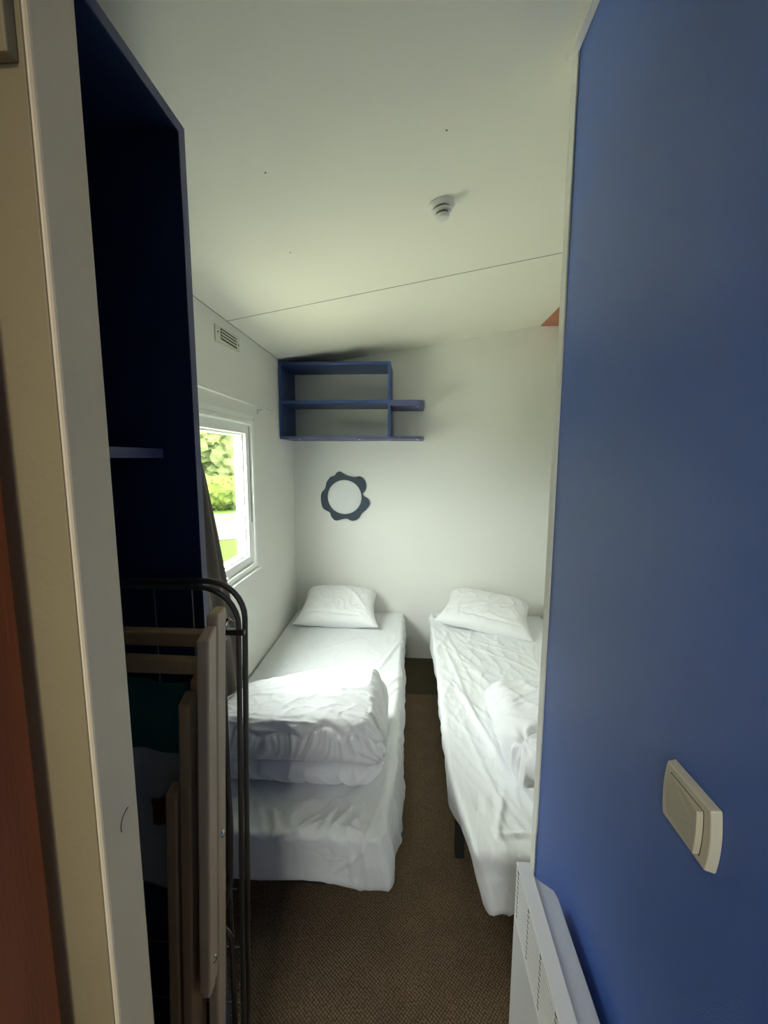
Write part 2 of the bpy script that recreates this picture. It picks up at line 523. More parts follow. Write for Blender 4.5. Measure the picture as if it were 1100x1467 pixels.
win = bpy.data.objects.new('window_1', None)
COL.objects.link(win)
win.location = (XL, WY0, WZ0)
win['kind'] = 'structure'
win['label'] = 'white framed window looking onto hedge, road and lawn'
win['category'] = 'window'
bm = bmesh.new()
ringbox(bm, XL - 0.001, XL + 0.010, WY0 - 0.065, WY1 + 0.062, WZ0 - 0.055, WZ1 + 0.062, 0.035)
ringbox(bm, XL - 0.06, XL + 0.018, WY0 - 0.032, WY1 + 0.032, WZ0 - 0.03, WZ1 + 0.032, 0.022)
obj('architrave', bm, M['white'], win, bevel=0.003)
bm = bmesh.new()
ringbox(bm, XL - 0.045, XL + 0.004, WY0 - 0.008, WY1 + 0.004, WZ0 - 0.006, WZ1 + 0.006, 0.045)
ringbox(bm, XL - 0.055, XL - 0.012, WY0 + 0.034, WY1 - 0.038, WZ0 + 0.036, WZ1 - 0.036, 0.014)
sash = obj('sash', bm, M['white'], win, bevel=0.003)
obj('gap_strip', B(XL - 0.02, XL + 0.0052, WY1 + 0.0035, WY1 + 0.0075, 1.16, WZ1 - 0.0), M['seam'], sash)  # dark strip painting the shaded gap between sash and trim
obj('pane', B(XL - 0.037, XL - 0.033, WY0 + 0.03, WY1 - 0.034, WZ0 + 0.03, WZ1 - 0.03), M['glass'], win)
bm = bmesh.new()
tube(bm, [(XL + 0.006, 1.80, WZ0 + 0.012), (XL + 0.028, 1.80, WZ0 + 0.012), (XL + 0.032, 1.79, WZ0 + 0.014), (XL + 0.034, 1.70, WZ0 + 0.02)], 0.006, 10)
obj('latch', bm, M['white'], win, smooth=True)
obj('sill', B(XL, XL + 0.03, WY0 - 0.06, WY1 + 0.057, WZ0 - 0.058, WZ0 - 0.040), M['white'], win, bevel=0.004)
for zz in (WZ0 - 0.06, WZ1 + 0.04):
    bm = bmesh.new()
    lathe(bm, [(0, 0.0015), (0.003, 0.001), (0.003, -0.001)], Matrix.Translation((XL + (0.0115 if zz > 1.2 else 0.0008), WY1 + 0.052 + (0.014 if zz < 1.2 else 0), zz)) @ Matrix.Rotation(R(90), 4, 'Y'), 12)
    obj('screw', bm, M['seam'], win)

# vent
v = thing('air_vent', 'small cream slotted air vent high on the window wall', 'vent', (XL, 1.97, 2.04))
vx = XL
obj('frame', hexa(bmesh.new(), [(vx, 1.84, 1.996), (vx + 0.006, 1.84, 1.996), (vx + 0.006, 2.10, 2.012), (vx, 2.10, 2.012)],
                  [(vx, 1.84, 2.068), (vx + 0.006, 1.84, 2.068), (vx + 0.006, 2.10, 2.084), (vx, 2.10, 2.084)]), M['ventm'], v, bevel=0.002)
obj('recess', B(vx + 0.0055, vx + 0.0072, 1.89, 2.06, 2.016, 2.064), M['ventd'], v)
for k in range(3):
    zz = 2.024 + k * 0.0135
    obj('louvre', B(vx + 0.006, vx + 0.0105, 1.892, 2.058, zz, zz + 0.005), M['ventm'], v, bevel=0.001)
for yy in (1.862, 2.083):
    bm = bmesh.new()
    lathe(bm, [(0, 0.0015), (0.004, 0.001), (0.004, -0.001)], Matrix.Translation((vx + 0.0068, yy, 2.04)) @ Matrix.Rotation(R(90), 4, 'Y'), 12)
    obj('screw', bm, M['ventd'], v)

# curtain rod and curtain
rod = thing('curtain_rod', 'thin white curtain rod above the window', 'curtain rod', (XL, 1.6, 1.77))
bm = bmesh.new()
tube(bm, [(-0.80, 0.86, 1.774), (-0.80, 2.445, 1.764)], 0.0055, 12)
obj('rod', bm, M['white'], rod, smooth=True)
bm = bmesh.new()
tube(bm, [(-0.80, 2.445, 1.764), (-0.80, 2.452, 1.764), (-0.80, 2.462, 1.764)], [0.006, 0.010, 0.0075], 12)
obj('finial', bm, M['white'], rod, smooth=True)
for yb_ in (0.9, 2.33):
    bm = bmesh.new()
    tube(bm, [(XL, yb_, 1.752), (XL + 0.012, yb_, 1.752), (-0.80, yb_, 1.757)], [0.011, 0.006, 0.006], 10)
    obj('bracket', bm, M['white'], rod, smooth=True)

NV, NU = 60, 70


def curt_edge(z):
    ks = [(1.80, 1.44), (1.60, 1.535), (1.43, 1.618), (1.20, 1.690), (0.91, 1.765), (0.70, 1.825), (0.42, 1.88)]
    for (za, a), (zb, b) in zip(ks, ks[1:]):
        if zb <= z <= za:
            return a + (b - a) * (za - z) / (za - zb)
    return ks[-1][1]


bm = bmesh.new()
rows = []
for j in range(NV + 1):
    z = 1.775 - (1.775 - 0.44) * j / NV
    e = curt_edge(z)
    row = []
    for i in range(NU + 1):
        u = i / NU
        y = 0.98 + (e - 0.98) * u
        x = -0.797 + 0.014 * math.sin(u * 44 + 0.6 * math.sin(z * 3)) * (0.75 + 0.25 * math.sin(u * 9)) + 0.004 * noise.noise(Vector((u * 6, z * 2, 1)))
        row.append(bm.verts.new((x, y, z)))
    rows.append(row)
for a, b in zip(rows, rows[1:]):
    for i in range(NU):
        bm.faces.new((a[i], a[i + 1], b[i + 1], b[i]))
cur = obj('curtain', bm, M['curtain'], smooth=True)
so = cur.modifiers.new('thick', 'SOLIDIFY'); so.thickness = 0.0025
tag(cur, 'dark taupe curtain hanging at the near side of the window', 'curtain')


# ------------------------------------------------------------------ wall shelf
sh = thing('wall_shelf', 'blue open wall shelf with two compartments under the ceiling', 'shelf', (-0.835, 2.87, 1.62))
SX0, SX1, SX2 = -0.838, -0.128, 0.088
SY0, SY1 = 2.712, YB - 0.001
zt = 2.097
t_ = 0.017
obj('side_panel', B(SX0, SX0 + t_, SY0, SY1, 1.62 + t_, zt - t_), M['shelf'], sh, bevel=0.001)
obj('side_panel', B(SX1 - t_, SX1, SY0, SY1, 1.62 + t_, zt - t_), M['shelf'], sh, bevel=0.001)
obj('top_panel', B(SX0, SX1, SY0, SY1, zt - t_, zt), M['shelf'], sh, bevel=0.001)


def rounded_board(x0, x1, z0, z1, r=0.055):
    bm = bmesh.new()
    pts = [(x0, SY1), (x0, SY0)]
    for k in range(9):
        a = R(-90 + 90 * k / 8)
        pts.append((x1 - r + r * math.cos(a), SY0 + r + r * math.sin(a)))
    pts.append((x1, SY1))
    return hexa(bm, [(a, b, z0) for a, b in pts], [(a, b, z1) for a, b in pts])


obj('bottom_panel', rounded_board(SX0, SX2, 1.62, 1.62 + t_), M['edge'], sh, bevel=0.001)
obj('shelf_board', B(SX0 + t_, SX1 - t_, SY0 + 0.004, SY1, 1.842, 1.862), M['shelf'], sh, bevel=0.001)
obj('shelf_board', rounded_board(SX1, SX2, 1.826, 1.862), M['edge'], sh, bevel=0.001)
for x_, z_ in ((SX0 + t_, 2.045), (SX0 + t_, 1.69), (SX0 + t_, 1.852)):
    bm = bmesh.new()
    lathe(bm, [(0, 0.002), (0.003, 0.0015), (0.0035, 0)], Matrix.Translation((x_, 2.75, z_)) @ Matrix.Rotation(R(90), 4, 'Y'), 12)
    obj('screw', bm, M['chrome'], sh)
for x_ in (-0.72, -0.33, 0.045):
    bm = bmesh.new()
    lathe(bm, [(0, -0.004), (0.006, -0.003), (0.007, 0)], Matrix.Translation((x_, 2.76, 1.62)), 14)
    obj('screw_cap', bm, M['white'], sh)
bm = bmesh.new()
lathe(bm, [(0, -0.004), (0.006, -0.003), (0.007, 0)], Matrix.Translation((0.045, 2.76, 1.826)), 14)
obj('screw_cap', bm, M['white'], sh)

# ------------------------------------------------------------------ flower shaped frame
raw = [(455, 825), (492, 846), (540, 857), (575, 853), (603, 880), (608, 925), (590, 962), (622, 988), (631, 1020), (612, 1050),
       (585, 1075), (563, 1108), (525, 1121), (492, 1108), (462, 1113), (425, 1121), (400, 1100), (388, 1072), (350, 1048), (337, 1005),
       (340, 955), (363, 925), (374, 885), (398, 856), (420, 848), (436, 830)]
pts = [((x - 480) / 832.0, -(y - 978) / 832.0) for x, y in raw]


def catmull(P, k=6):
    o = []
    n = len(P)
    for i in range(n):
        a, b, c, d = [Vector((*P[(i + q) % n], 0)) for q in (-1, 0, 1, 2)]
        for s in range(k):
            t = s / k
            o.append(0.5 * ((2 * b) + (c - a) * t + (2 * a - 5 * b + 4 * c - d) * t * t + (3 * b - a - 3 * c + d) * t ** 3))
    return o


outer = catmull(pts)
fl = thing('flower_frame', 'dark slate blue flower shaped frame around a pale round centre', 'wall decoration', (-0.472, YB, 1.218))
bm = bmesh.new()
n = len(outer)
yf, yk = YB - 0.016, YB - 0.001
rings = []
for (k, yy) in ((0, yk), (1, yk), (1, yf), (0, yf)):
    ring = []
    for q in outer:
        if k:
            c = q
        else:
            a = math.atan2(q.y, q.x)
            c = Vector((0.124 * math.cos(a), 0.124 * math.sin(a), 0))
        ring.append(bm.verts.new((-0.472 + c.x, yy, 1.218 + c.y)))
    rings.append(ring)
for a, b in zip(rings, rings[1:] + rings[:1]):
    for i in range(n):
        j = (i + 1) % n
        bm.faces.new((a[i], a[j], b[j], b[i]))
obj('frame', bm, M['slate'], fl, bevel=0.0015)
bm = bmesh.new()
lathe(bm, [(0, 0.0), (0.1245, 0.0), (0.1245, -0.006)], Matrix.Translation((-0.472, YB - 0.007, 1.218)) @ Matrix.Rotation(R(90), 4, 'X'), 64)
obj('centre_disc', bm, M['disc'], fl)


# ------------------------------------------------------------------ detector on the ceiling
dx, dy = 0.085, 1.400
det = thing('smoke_detector', 'small round white detector on the ceiling', 'detector', (dx, dy, cz(dx)))
T = Matrix.Translation((dx, dy, cz(dx))) @ Matrix.Rotation(-math.atan(S), 4, 'Y') @ Matrix.Rotation(math.pi, 4, 'X')
bm = bmesh.new()
lathe(bm, [(0, 0), (0.043, 0), (0.0435, 0.004), (0.040, 0.009), (0.031, 0.011), (0, 0.011)], T)
obj('base', bm, M['white'], det, smooth=False)
bm = bmesh.new()
lathe(bm, [(0.026, 0.010), (0.026, 0.017), (0, 0.017)], T)
obj('gap_ring', bm, M['detgrey'], det)
bm = bmesh.new()
lathe(bm, [(0, 0.016), (0.029, 0.016), (0.030, 0.020), (0.028, 0.024), (0, 0.024)], T)
obj('collar', bm, M['white'], det)
bm = bmesh.new()
lathe(bm, [(0.019, 0.023), (0.019, 0.031), (0, 0.031)], T)
obj('gap_ring', bm, M['detgrey'], det)
bm = bmesh.new()
lathe(bm, [(0, 0.030), (0.021, 0.030), (0.022, 0.034), (0.018, 0.041), (0.010, 0.044), (0, 0.0445)], T)
obj('cap', bm, M['white'], det)


# ------------------------------------------------------------------ wardrobe
wd = thing('wardrobe', 'tall open dark blue wardrobe at the left behind the door jamb', 'wardrobe', (-0.63, 0.62, 0))
WX = -0.421
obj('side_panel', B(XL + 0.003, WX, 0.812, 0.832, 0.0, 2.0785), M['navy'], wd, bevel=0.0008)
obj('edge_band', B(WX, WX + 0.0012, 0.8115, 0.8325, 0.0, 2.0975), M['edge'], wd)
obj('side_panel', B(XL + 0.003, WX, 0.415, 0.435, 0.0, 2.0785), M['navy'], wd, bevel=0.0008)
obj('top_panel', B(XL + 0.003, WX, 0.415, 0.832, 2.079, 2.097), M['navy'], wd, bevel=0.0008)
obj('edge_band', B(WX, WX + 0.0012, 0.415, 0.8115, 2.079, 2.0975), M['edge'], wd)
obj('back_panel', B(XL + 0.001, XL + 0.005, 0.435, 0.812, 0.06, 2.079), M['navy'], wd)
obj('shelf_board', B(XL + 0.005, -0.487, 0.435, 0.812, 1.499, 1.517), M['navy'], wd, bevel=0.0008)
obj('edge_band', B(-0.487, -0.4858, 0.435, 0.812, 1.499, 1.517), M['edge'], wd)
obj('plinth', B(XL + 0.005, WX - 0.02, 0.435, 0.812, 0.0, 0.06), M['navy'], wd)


# ------------------------------------------------------------------ drying rack
rk = thing('drying_rack', 'folded grey metal clothes drying rack leaning by the wardrobe', 'drying rack', (-0.58, 0.785, 0))


def uframe(xl, xr, zt_, zb, y, r, cr, lean=0.0):
    """an upside down U of tube, corners rounded, feet at zb"""
    P = [(xl, y, zb)]
    P.append((xl, y, zt_ - cr))
    for k in range(1, 9):
        a = R(180 - 90 * k / 8)
        P.append((xl + cr + cr * math.cos(a), y, zt_ - cr + cr * math.sin(a)))
    for k in range(0, 9):
        a = R(90 - 90 * k / 8)
        P.append((xr - cr + cr * math.cos(a), y, zt_ - cr + cr * math.sin(a)))
    P.append((xr, y, zb))
    P = [(x + lean * (z - 1.2) if x > (xl + xr) / 2 else x, yy, z) for x, yy, z in P]
    return tube(bmesh.new(), P, r, 12)


obj('outer_frame', uframe(-0.80, -0.326, 1.256, 0.012, 0.793, 0.0058, 0.075, 0.03), M['steel'], rk, smooth=True)
obj('inner_frame', uframe(-0.79, -0.3335, 1.247, 0.012, 0.780, 0.0055, 0.078, 0.03), M['steel'], rk, smooth=True)
bm = bmesh.new()
tube(bm, [(-0.3665, 0.782, 1.150), (-0.3655, 0.782, 1.165), (-0.362, 0.782, 1.178), (-0.356, 0.782, 1.183), (-0.350, 0.782, 1.176)], 0.004, 10)
obj('hook', bm, M['chrome'], rk, smooth=True)
bm = bmesh.new()
tube(bm, [(-0.371, 0.781, 1.14), (-0.371, 0.781, 0.72), (-0.376, 0.781, 0.60), (-0.386, 0.781, 0.55), (-0.405, 0.781, 0.50), (-0.43, 0.781, 0.485)], 0.0058, 12)
obj('leg', bm, M['steel'], rk, smooth=True)
bm = bmesh.new()
tube(bm, [(-0.386, 0.795, 1.145), (-0.387, 0.795, 0.60), (-0.388, 0.795, 0.02)], 0.0058, 12)
obj('leg', bm, M['steel'], rk, smooth=True)
bm = bmesh.new()
P = [(-0.47, 0.779, 0.488), (-0.425, 0.779, 0.487)]
for k in range(7):
    a = R(80 - 80 * k / 6)
    P.append((-0.425 + 0.045 * math.cos(a), 0.779, 0.442 + 0.045 * math.sin(a)))
P.append((-0.382, 0.779, 0.02))
tube(bm, P, 0.006, 12)
obj('leg', bm, M['steel'], rk, smooth=True)
bm = bmesh.new()
box(bm, -0.374, -0.360, 0.768, 0.788, 1.140, 1.172)
box(bm, -0.362, -0.322, 0.772, 0.786, 1.152, 1.164)
obj('hinge_clip', bm, M['black'], rk, bevel=0.003)
for k, (wx, zb) in enumerate(((-0.585, 1.02), (-0.513, 1.02), (-0.434, 1.10), (-0.66, 1.02), (-0.73, 1.02))):
    bm = bmesh.new()
    tube(bm, [(wx, 0.795, 1.254), (wx, 0.795, zb - 0.95)], 0.0016, 8)
    obj('drying_wire', bm, M['wire'], rk, smooth=True)
for zz in (1.12, 0.86, 0.73, 0.55, 0.40, 0.25):
    bm = bmesh.new()
    tube(bm, [(-0.79, 0.802, zz), (-0.375, 0.802, zz)], 0.0016, 8)
    obj('cross_wire', bm, M['wire'], rk, smooth=True)


# ------------------------------------------------------------------ folded wooden chair
ch = thing('folding_chair', 'tall folded wooden chair standing on end beside the drying rack', 'folding chair', (-0.5, 0.69, 0))
LEAN = 0.045


def lx(z):
    return LEAN * (z - 1.15)


def slat(bm, x0, x1, y0, y1, z0, z1, top=None):
    """a post that leans slightly: the x values shift with height; top gives the rise of the rounded end towards +y"""
    prof = []
    nz = 14
    rise = top or 0.0
    bot = [(x0 + lx(z0), y0, z0), (x1 + lx(z0), y0, z0), (x1 + lx(z0), y1, z0), (x0 + lx(z0), y1, z0)]
    tp = [(x0 + lx(z1), y0, z1 - rise), (x1 + lx(z1), y0, z1 - rise), (x1 + lx(z1), y1, z1), (x0 + lx(z1), y1, z1)]
    return hexa(bm, bot, tp)


bm = bmesh.new()
slat(bm, -0.366, -0.344, 0.669, 0.704, 0.47, 1.203, 0.016)
slat(bm, -0.364, -0.347, 0.674, 0.700, 0.452, 0.47)
p1 = obj('front_post', bm, M['wood'], ch, bevel=0.004, bseg=3)
bm = bmesh.new()
slat(bm, -0.366, -0.344, 0.706, 0.743, 0.0, 1.225, 0.004)
p2 = obj('rear_post', bm, M['wood'], ch, bevel=0.005, bseg=3)
bm = bmesh.new()
slat(bm, -0.402, -0.380, 0.672, 0.700, 0.0, 1.080, 0.014)
slat(bm, -0.396, -0.380, 0.702, 0.730, 0.0, 1.105, 0.01)
obj('leg', bm, M['wood2'], ch, bevel=0.004, bseg=3)
bm = bmesh.new()
slat(bm, -0.430, -0.408, 0.674, 0.702, 0.0, 0.895, 0.008)
obj('leg', bm, M['wood2'], ch, bevel=0.004, bseg=3)
# left hand posts of the same frame, inside the wardrobe
for a in ((-0.79, -0.768, 0.706, 0.743, 0.0, 1.22), (-0.755, -0.733, 0.672, 0.700, 0.0, 1.08)):
    bm = bmesh.new()
    slat(bm, *a)
    obj('leg', bm, M['wood2'], ch, bevel=0.004, bseg=3)
obj('back_rail', hexa(bmesh.new(), [(-0.77, 0.712, 1.155), (-0.362, 0.712, 1.155), (-0.362, 0.738, 1.155), (-0.77, 0.738, 1.155)],
                      [(-0.77, 0.712, 1.182), (-0.362, 0.712, 1.182), (-0.362, 0.738, 1.182), (-0.77, 0.738, 1.182)]), M['wood2'], ch, bevel=0.003)
obj('back_rail', hexa(bmesh.new(), [(-0.77, 0.680, 1.119), (-0.362, 0.680, 1.119), (-0.362, 0.700, 1.119), (-0.77, 0.700, 1.119)],
                      [(-0.77, 0.680, 1.152), (-0.362, 0.680, 1.146), (-0.362, 0.700, 1.146), (-0.77, 0.700, 1.152)]), M['wood2'], ch, bevel=0.003)
for (yy, zz) in ((0.725, 0.765), (0.690, 0.525)):
    bm = bmesh.new()
    lathe(bm, [(0, 0.003), (0.004, 0.003), (0.007, 0.0015), (0.008, -0.001)], Matrix.Translation((-0.344 + lx(zz), yy, zz)) @ Matrix.Rotation(R(90), 4, 'Y'), 16)
    obj('bolt', bm, M['chrome'], ch, smooth=True)


# cloth hanging behind the chair
def hanging(name, x0, x1, y, z0, z1, m, amp, seed):
    bm = bmesh.new()
    rows = []
    for j in range(41):
        z = z1 - (z1 - z0) * j / 40
        rows.append([bm.verts.new((x0 + (x1 - x0) * i / 40, y + amp * math.sin(i * 0.5 + seed + 0.4 * math.sin(j * .2)) + 0.003 * noise.noise(Vector((i * .2, j * .1, seed))),
                                   z + 0.004 * math.sin(i * 0.3 + seed))) for i in range(41)])
    for a, b in zip(rows, rows[1:]):
        for i in range(40):
            bm.faces.new((a[i], a[i + 1], b[i + 1], b[i]))
    return bm


tb = obj('hanging_cloth', hanging('c', -0.75, -0.425, 0.757, 0.915, 1.064, M['teal'], 0.0025, 0.3), M['teal'], smooth=True)
so = tb.modifiers.new('t', 'SOLIDIFY'); so.thickness = 0.004
tag(tb, 'dark teal cloth draped behind the wooden chair legs', 'cloth')
gb = obj('hanging_cloth', hanging('c', -0.755, -0.420, 0.762, 0.60, 0.922, M['greycloth'], 0.0025, 1.3), M['greycloth'], smooth=True)
so = gb.modifiers.new('t', 'SOLIDIFY'); so.thickness = 0.004
tag(gb, 'pale grey cloth hanging below the dark teal cloth', 'cloth')
bm = hanging('c', -0.52, -0.42, 0.751, 0.79, 0.85, M['red'], 0.001, 2.0)
for v_ in bm.verts:
    v_.co.z -= max(0, -(v_.co.x + 0.43)) * 0.5
rb = obj('cloth_corner', bm, M['red'], gb, smooth=True)


# ------------------------------------------------------------------ soft shapes
def lattice_box(nx, ny, nz):
    """surface lattice of a unit box, welded"""
    V, F, idx = [], [], {}

    def vid(i, j, k):
        if (i, j, k) not in idx:
            idx[(i, j, k)] = len(V)
            V.append((2 * i / nx - 1, 2 * j / ny - 1, 2 * k / nz - 1))
        return idx[(i, j, k)]
    for i in range(nx):
        for j in range(ny):
            F.append((vid(i, j, 0), vid(i, j + 1, 0), vid(i + 1, j + 1, 0), vid(i + 1, j, 0)))
            F.append((vid(i, j, nz), vid(i + 1, j, nz), vid(i + 1, j + 1, nz), vid(i, j + 1, nz)))
    for i in range(nx):
        for k in range(nz):
            F.append((vid(i, 0, k), vid(i + 1, 0, k), vid(i + 1, 0, k + 1), vid(i, 0, k + 1)))
            F.append((vid(i, ny, k), vid(i, ny, k + 1), vid(i + 1, ny, k + 1), vid(i + 1, ny, k)))
    for j in range(ny):
        for k in range(nz):
            F.append((vid(0, j, k), vid(0, j, k + 1), vid(0, j + 1, k + 1), vid(0, j + 1, k)))
            F.append((vid(nx, j, k), vid(nx, j + 1, k), vid(nx, j + 1, k + 1), vid(nx, j, k + 1)))
    return V, F


def soft_box(name, cx, cy, cz_, hx, hy, hz, r, res, disp, m, parent=None):
    V, F = lattice_box(max(4, int(2 * hx / res)), max(4, int(2 * hy / res)), max(4, int(2 * hz / res)))
    out_ = []
    for (a, b, c) in V:
        p = Vector((a * hx, b * hy, c * hz))
        inn = Vector((max(-hx + r, min(hx - r, p.x)), max(-hy + r, min(hy - r, p.y)), max(-hz + r, min(hz - r, p.z))))
        d = p - inn
        nrm = d.normalized() if d.length > 1e-6 else Vector((0, 0, 1))
        q = inn + nrm * min(r, d.length)
        if d.length > r:
            q = inn + nrm * r
        q = q + Vector((cx, cy, cz_))
        q = disp(q, nrm, (a, b, c))
        out_.append(q)
    me = bpy.data.meshes.new(name)
    me.from_pydata([tuple(q) for q in out_], [], F)
    me.update()
    for pl in me.polygons:
        pl.use_smooth = True
    me.materials.append(m)
    o = bpy.data.objects.new(name, me)
    COL.objects.link(o)
    if parent:
        o.parent = parent
        o.matrix_parent_inverse = Matrix.Translation(parent.location).inverted()
    return o


def ridge(p, f, seed):
    v_ = noise.noise(Vector((p[0] * f[0] + seed, p[1] * f[1] + seed * 1.7, p[2] * f[2] - seed)))
    return (1 - min(1, abs(v_) * 3.2)) ** 2


def seg_crease(p, a, b, w, amp):
    """soft ridge along the 3-D segment a-b"""
    a, b = Vector(a), Vector(b)
    ab = b - a
    if (p - (a + b) * 0.5).length > ab.length * 0.5 + 3 * w:
        return 0.0
    t = max(0.0, min(1.0, (p - a).dot(ab) / ab.length_squared))
    d = (p - (a + ab * t)).length
    return amp * math.exp(-(d / w) ** 2) * (0.35 + 0.65 * math.sin(math.pi * min(1, max(0, t * 0.9 + 0.05))))


def nz_(p, s, seed=0.0):
    return noise.noise(Vector((p[0] * s + seed, p[1] * s - seed, p[2] * s + seed * 0.5)))


# ------------------------------------------------------------------ beds
def bed(name, label, x0, x1, y0, y1, zb, zt_, m, disp):
    b = thing(name, label, 'bed', ((x0 + x1) / 2, (y0 + y1) / 2, 0), 'single beds side by side')
    bm = bmesh.new()
    xa_, xb_ = x0 + 0.085, x1 - 0.05
    ya_, yb_ = y0 + (0.05 if x0 < 0 else 0.07), y1 - 0.02
    box(bm, xa_, xa_ + 0.03, ya_, yb_, 0.14, 0.20)
    box(bm, xb_ - 0.03, xb_, ya_, yb_, 0.14, 0.20)
    box(bm, xa_ + 0.03, xb_ - 0.03, ya_, ya_ + 0.03, 0.14, 0.20)
    box(bm, xa_ + 0.03, xb_ - 0.03, yb_ - 0.03, yb_, 0.14, 0.20)
    obj('bed_frame', bm, M['darkmetal'], b, bevel=0.003)
    for k in range(14):
        yy = ya_ + 0.09 + k * 0.13
        if yy + .06 < yb_ - 0.04:
            obj('slat', B(xa_ + 0.02, xb_ - 0.02, yy, yy + 0.055, 0.186, 0.199), M['darkmetal'], b)
    for xx in (xa_ - 0.055, xb_ - 0.02):
        for yy in (ya_ + 0.26, yb_ - 0.30):
            obj('leg', B(xx, xx + 0.035, yy, yy + 0.035, 0.0, 0.14), M['darkmetal'], b, bevel=0.003)
    soft_box('mattress', (x0 + x1) / 2, (y0 + y1) / 2, (zb + zt_) / 2, (x1 - x0) / 2, (y1 - y0) / 2, (zt_ - zb) / 2, 0.022, 0.0075, disp, m, b)
    return b


cre1 = [((-0.085, 1.15, 0.36), (-0.115, 1.128, 0.32), 0.006, 0.010), ((-0.115, 1.128, 0.32), (-0.215, 1.125, 0.250), 0.006, 0.010),
        ((-0.085, 1.15, 0.36), (-0.075, 1.128, 0.22), 0.007, 0.008), ((-0.065, 1.15, 0.33), (-0.055, 1.13, 0.21), 0.008, 0.007),
        ((-0.16, 1.128, 0.30), (-0.15, 1.128, 0.21), 0.010, 0.005), ((-0.11, 1.128, 0.30), (-0.105, 1.128, 0.20), 0.009, 0.005),
        ((-0.05, 1.2, 0.33), (-0.03, 1.32, 0.19), 0.010, 0.008), ((-0.045, 1.4, 0.33), (-0.025, 1.5, 0.20), 0.012, 0.007),
        ((-0.10, 1.15, 0.36), (-0.20, 1.17, 0.36), 0.007, 0.007), ((-0.09, 1.16, 0.36), (-0.18, 1.22, 0.36), 0.007, 0.006),
        ((-0.24, 1.135, 0.36), (-0.17, 1.24, 0.36), 0.006, 0.007), ((-0.27, 1.14, 0.36), (-0.23, 1.24, 0.36), 0.006, 0.006),
        ((-0.40, 1.132, 0.355), (-0.33, 1.15, 0.36), 0.006, 0.006), ((-0.34, 1.15, 0.36), (-0.28, 1.21, 0.36), 0.006, 0.006),
        ((-0.44, 1.14, 0.36), (-0.50, 1.26, 0.36), 0.007, 0.006), ((-0.39, 1.14, 0.36), (-0.44, 1.22, 0.36), 0.006, 0.006),
        ((-0.36, 1.24, 0.36), (-0.28, 1.27, 0.36), 0.006, 0.006), ((-0.56, 1.14, 0.36), (-0.66, 1.22, 0.36), 0.008, 0.004),
        ((-0.08, 1.45, 0.36), (-0.05, 1.95, 0.35), 0.012, 0.007), ((-0.16, 2.15, 0.36), (-0.06, 2.5, 0.36), 0.010, 0.008),
        ((-0.34, 2.05, 0.36), (-0.10, 2.30, 0.36), 0.011, 0.005), ((-0.6, 1.9, 0.36), (-0.35, 2.1, 0.36), 0.014, 0.004),
        ((-0.12, 1.85, 0.36), (-0.03, 2.02, 0.36), 0.008, 0.007), ((-0.13, 1.95, 0.36), (-0.03, 2.12, 0.36), 0.008, 0.006),
        ((-0.30, 2.55, 0.36), (-0.55, 2.35, 0.36), 0.012, 0.005)]


def disp1(p, n_, uv):
    d = 0.0035 * nz_(p, 4.0, 1.0)
    edge = min(1.0, max(0.0, (p.x + 0.20) / 0.16))
    front = min(1.0, max(0.0, (1.34 - p.y) / 0.15))
    up = 1.0 if n_.z > 0.5 else 0.0
    d += ridge(p, (9, 3, 5), 3.1) * (0.0016 + 0.004 * edge)
    d += ridge(p, (15, 12, 9), 6.1) * 0.007 * front * up * max(0.0, min(1.0, (p.x + 0.62) / 0.15))
    if not up and n_.x > 0.4:
        d += 0.007 * ridge(p, (4, 7, 2.5), 8.0) + 0.004 * ridge(p, (4, 14, 5), 2.2)
    if n_.y < -0.4:
        k = max(0.0, min(1.0, (p.x + 0.32) / 0.2))
        d += 0.004 * ridge(p, (10, 4, 3.0), 5.0) * (0.15 + k)
    for c in cre1:
        d += 1.35 * seg_crease(p, *c)
    q = p + n_ * d
    low = (1 - uv[2]) / 2
    # the aisle side: top edge pulled in at the foot, the hem flares out
    if p.x > -0.25:
        f = (p.x + 0.25) / 0.215
        q.x += f * (-0.045 * math.exp(-(p.y - 1.13) / 0.30) * (1 - low) + (0.018 * low + 0.010 * low * nz_((0, p.y, 0), 3.5, 2)) * (1 if p.y < 2.4 else 0.4))
        if p.y < 1.3 and low > 0.5:
            q.x -= f * 0.03 * (low - 0.5) * 2 * (1.3 - p.y) / 0.17
    if low > 0.6 and (n_.x > 0.3 or n_.y < -0.3):
        k = (low - 0.6) / 0.4
        q.z -= 0.008 * k * (1 + 1.2 * nz_((p.x, p.y, 0), 5.0, 4))
        if p.y < 1.5:
            q.z -= k * 0.022 * math.exp(-((p.x + 0.10) / 0.09) ** 2) - k * 0.012 * math.exp(-((p.x + 0.30) / 0.10) ** 2)
        if n_.y < -0.3:
            q.y += 0.014 * k * (nz_((p.x, 0, 0), 6.0, 2) - 0.2)
    q.x = max(q.x, XL + 0.004)
    q.y = min(q.y, YB - 0.002)
    return q


